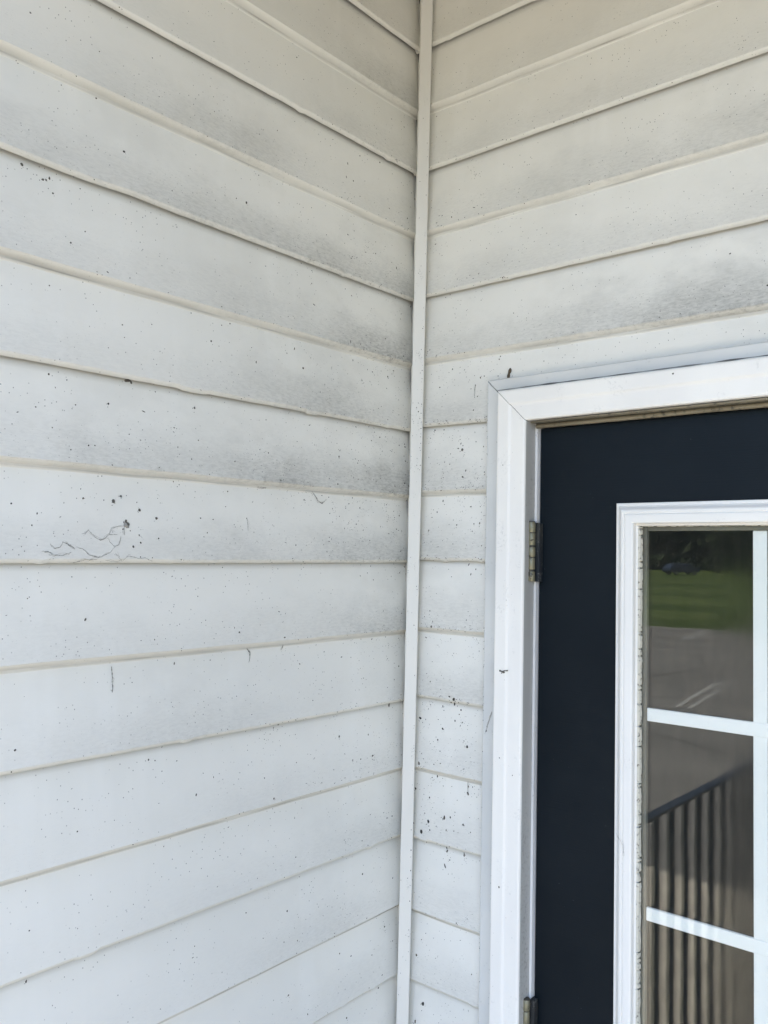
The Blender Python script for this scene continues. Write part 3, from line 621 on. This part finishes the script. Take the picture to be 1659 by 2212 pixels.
# ---------------------------------------------------------------- ground
def struct(o): o['kind'] = 'structure'; return o
mb = MB()
for a, b in ((-.80, -.004), (-2.294, -.806), (-3.75, -2.300)):
    mb.box(-2.6, .9, a, b, LZ-.05, GZ); mb.box(.906, 3.4, a, b, LZ-.05, GZ)
mb.box(-2.59, 3.39, -3.74, -.01, LZ-.05, GZ-.008)
struct(mb.build('landing', M['concrete'], bevel=.004))
mb = MB(); mb.box(-70, 60, -25, 8, LZ-.3, LZ); struct(mb.build('parking_lot', M['asphalt']))
def lawn_z(y):
    if y > -25: return LZ-.012
    if y > -112: return LZ+.02 + (-25-y)/87*.33
    return LZ+.35 + (-112-y)*.013
V = []; F = []; ys = [60, 8, -10, -24.9, -25.1, -40, -60, -80, -100, -112, -130, -150, -170, -200, -260, -400]; xs = list(range(-420, 421, 40))
for y in ys:
    for x in xs: V.append((x, y, lawn_z(y) + (0 if y > -26 else .12*nz(x*.03, y*.03))))
nx = len(xs)
for i in range(len(ys)-1):
    for j in range(nx-1): a = i*nx+j; F.append((a, a+nx, a+nx+1, a+1))
struct(mesh('lawn', V, F, M['lawn'], None, True))
mb = MB()
for (xa, ya), (xb, yb) in (((-7.55,-20.6),(-8.35,-24.6)), ((-3.62,-10.4),(-4.12,-13.6)), ((-.3,-9.9),(-.8,-13.1)), ((-7.0,-10.9),(-7.5,-14.1)), ((-10.4,-11.3),(-10.9,-14.5))):
    for dx in (0, .18):
        mb.add([(xa+dx, ya, LZ+.004), (xa+dx+.07, ya, LZ+.004), (xb+dx+.07, yb, LZ+.004), (xb+dx, yb, LZ+.004)], [(0, 1, 2, 3)])
struct(mb.build('parking_line', M['line']))

# ---------------------------------------------------------------- railing
rail = thing('railing', 'black metal railing with square balusters running out along the landing', 'railing', (.0, -2.4, GZ))
mb = MB(); mb.box(-.016, .016, -3.70, -1.045, -1.615, -1.603); mb.build('top_rail', M['railing'], rail, bevel=.003)
mb = MB(); mb.box(-.012, .012, -3.70, -1.045, -2.63, -2.615); mb.build('bottom_rail', M['railing'], rail, bevel=.002)
for y in (-3.68,):
    mb = MB(); mb.box(-.019, .019, y-.019, y+.019, GZ+.008, -1.6185); mb.build('post', M['railing'], rail, bevel=.002)
    mb = MB(); mb.box(-.05, .05, y-.05, y+.05, GZ, GZ+.0075); mb.build('base_plate', M['railing'], rail)
y = -1.170+.1135
b0 = None
while y > -3.6:
    if b0 is None:
        mb = MB(); mb.box(-.0085, .0085, y-.0085, y+.0085, -2.6145, -1.6185); b0 = mb.build('baluster', M['railing'], rail); y0_ = y
    else:
        c = b0.copy(); col.objects.link(c); c.parent = rail; c.location = b0.location + Vector((0, y-y0_, 0))
    y -= .1135

# ---------------------------------------------------------------- far things seen in the glass
rnd = random.Random(11)
def leaves(mb, c, rx, ry, rz, n, s, rnd):
    for i in range(n):
        while True:
            p = Vector((rnd.uniform(-1, 1), rnd.uniform(-1, 1), rnd.uniform(-1, 1)))
            if p.length < 1: break
        p = Vector((c[0]+p.x*rx, c[1]+p.y*ry, c[2]+p.z*rz))
        a = Vector((rnd.gauss(0,1), rnd.gauss(0,1), rnd.gauss(0,1))).normalized(); b = a.orthogonal().normalized(); k = s*rnd.uniform(.5, 1.3)
        d = a.cross(b); mb.add([p-b*k, p+d*k*.6, p+b*k, p-d*k*.6], [(0, 1, 2, 3)])
# distant wood: reads as one mass
mb = MB(); mt = MB()
for i in range(84):
    x = -125 + i*2.2 + rnd.uniform(-1.5, 1.5); y = -150 - rnd.uniform(0, 14); h = rnd.uniform(13, 19); z = lawn_z(y)
    for j in range(9):
        leaves(mb, (x+rnd.gauss(0, 1.8), y+rnd.gauss(0, 1.8), z+1.6+h*(j+.3)/9), 3.0, 3.0, 2.2, 60, 1.15, rnd)
    for j in range(4): leaves(mb, (x+rnd.uniform(-3, 3), y+5+rnd.gauss(0, .6), z+1.0), 2.0, 1.2, 1.3, 40, .8, rnd)
o = mb.build('wood', M['leaf']); o['kind'] = 'stuff'; o['label'] = 'dark wood of leafy trees along the far edge of the lawn, seen in the door glass'; o['category'] = 'wood'
def tree(x, y, h, r, label, seed, low=.8):
    rnd = random.Random(seed); z = lawn_z(y); t = thing('tree', label, 'tree', (x, y, z))
    mb = MB(); mb.tube([(x, y, z-.1), (x+.05, y, z+h*.3), (x-.1, y+.1, z+h*.6), (x, y, z+h*.9)], [.26, .2, .13, .04], 9)
    for q in range(7):
        a = q*.9; zz = z+h*(.25+.08*q); mb.tube([(x, y, zz), (x+math.cos(a)*r*.4, y+math.sin(a)*r*.4, zz+.6), (x+math.cos(a)*r*.8, y+math.sin(a)*r*.8, zz+1.0)], [.08, .05, .02], 6)
    mb.build('trunk', M['bark'], t)
    mc = MB()
    for q in range(46):
        zz = rnd.uniform(low, h); f = math.sin(math.pi*min(1, max(.12, (zz/h)*.85+.12)))**.6; a = rnd.uniform(0, 6.28); d = r*f*math.sqrt(rnd.random())
        leaves(mc, (x+math.cos(a)*d, y+math.sin(a)*d, z+zz), .75, .75, .5, 75, .13, rnd)
    mc.build('crown', M['leaf'], t); return t
tree(-7.3, -30.5, 8.5, 2.9, 'dark bushy tree beside the lawn reflected at the right of the first glass column', 1, .3)
tree(-1.9, -31.5, 9.5, 2.8, 'tall dark tree beside the parking lot, second from the lawn side', 2, .3)
tree(2.6, -29.5, 8.0, 2.6, 'lower rounded tree beside the parking lot, farthest from the lawn side', 3, .3)
# car
def car(cx, cy, rz):
    z = lawn_z(cy)+.06; t = thing('car', 'dark blue car parked on the far lawn before the trees, seen in the glass', 'car', (cx, cy, z))
    T = Matrix.Translation((cx, cy, z)) @ Matrix.Rotation(rz, 4, 'Z')
    def ad(mb, name, mat, sm=False):
        mb.V = [tuple(T @ Vector(v)) for v in mb.V]; return mb.build(name, mat, t, sm)
    side = [(-2.2,.35),(-2.25,.7),(-2.1,.95),(-1.2,1.02),(-.6,1.42),(.9,1.5),(1.7,1.42),(2.15,.98),(2.25,.6),(2.2,.35)]
    def ext(P, w0, w1):
        mb = MB(); n = len(P); V = []
        for s in (-1, 1):
            for x, zz in P: V.append((x, s*(w0 if zz < 1.0 else w0+(w1-w0)*(zz-1)/.5), zz))
        mb.add(V, [tuple(range(n)), tuple(reversed(range(n, 2*n)))] + [(i, n+i, n+(i+1) % n, (i+1) % n) for i in range(n)]); return mb
    ad(ext(side, .88, .66), 'body', M['carpaint'])
    mb = MB()
    for s in (-1, 1):
        mb.add([(-1.1,s*.885,1.04),(1.85,s*.885,1.04),(1.6,s*.70,1.40),(-.55,s*.70,1.38)], [(0,1,2,3)])
    ad(mb, 'side_windows', M['carglass'])
    mb = MB(); mb.add([(-1.24,-.78,1.06),(-1.24,.78,1.06),(-.66,.66,1.42),(-.66,-.66,1.42)], [(0,1,2,3)]); ad(mb, 'windscreen', M['carglass'])
    for x in (-1.4, 1.4):
        for s in (-1, 1):
            mb = MB(); mb.tube([(x, s*.72, .32), (x, s*.90, .32)], .33, 20); wh = ad(mb, 'wheel', M['tyre'])
            mb = MB(); mb.tube([(x, s*.895, .32), (x, s*.912, .32)], .2, 14); mb.V = [tuple(T @ Vector(v)) for v in mb.V]
            ob = mesh('rim', mb.V, mb.F, M['chrome']); ob.parent = wh; ob.location = -t.location - wh.location
    for s in (-1, 1):
        mb = MB(); mb.box(-2.29, -2.2, s*.62-.17, s*.62+.17, .62, .80); ad(mb, 'headlight', M['chrome'])
    return t
car(-43.6, -113.5, R(125))
def picnic(cx, cy, rz):
    z = lawn_z(cy)+.05; t = thing('picnic_table', 'dark wooden picnic table on the far lawn beside the car, seen in the glass', 'picnic table', (cx, cy, z))
    T = Matrix.Translation((cx, cy, z)) @ Matrix.Rotation(rz, 4, 'Z')
    def ad(mb, name):
        mb.V = [tuple(T @ Vector(v)) for v in mb.V]; return mb.build(name, M['wood'], t)
    mb = MB()
    for i in range(5): mb.box(-.95, .95, -.38+i*.155, -.38+i*.155+.145, .72, .76)
    ad(mb, 'tabletop')
    for s in (-1, 1):
        mb = MB(); mb.box(-.95, .95, s*.72-.13, s*.72+.13, .42, .46); ad(mb, 'bench')
        for q in (-1, 1):
            mb = MB(); mb.tube([(s*.7, q*.2, .72), (s*.7, q*.62, 0)], .05, 4); ad(mb, 'leg')
        mb = MB(); mb.box(s*.7-.04, s*.7+.04, -.8, .8, .36, .415); ad(mb, 'crossbar')
picnic(-48.9, -113.2, R(25))
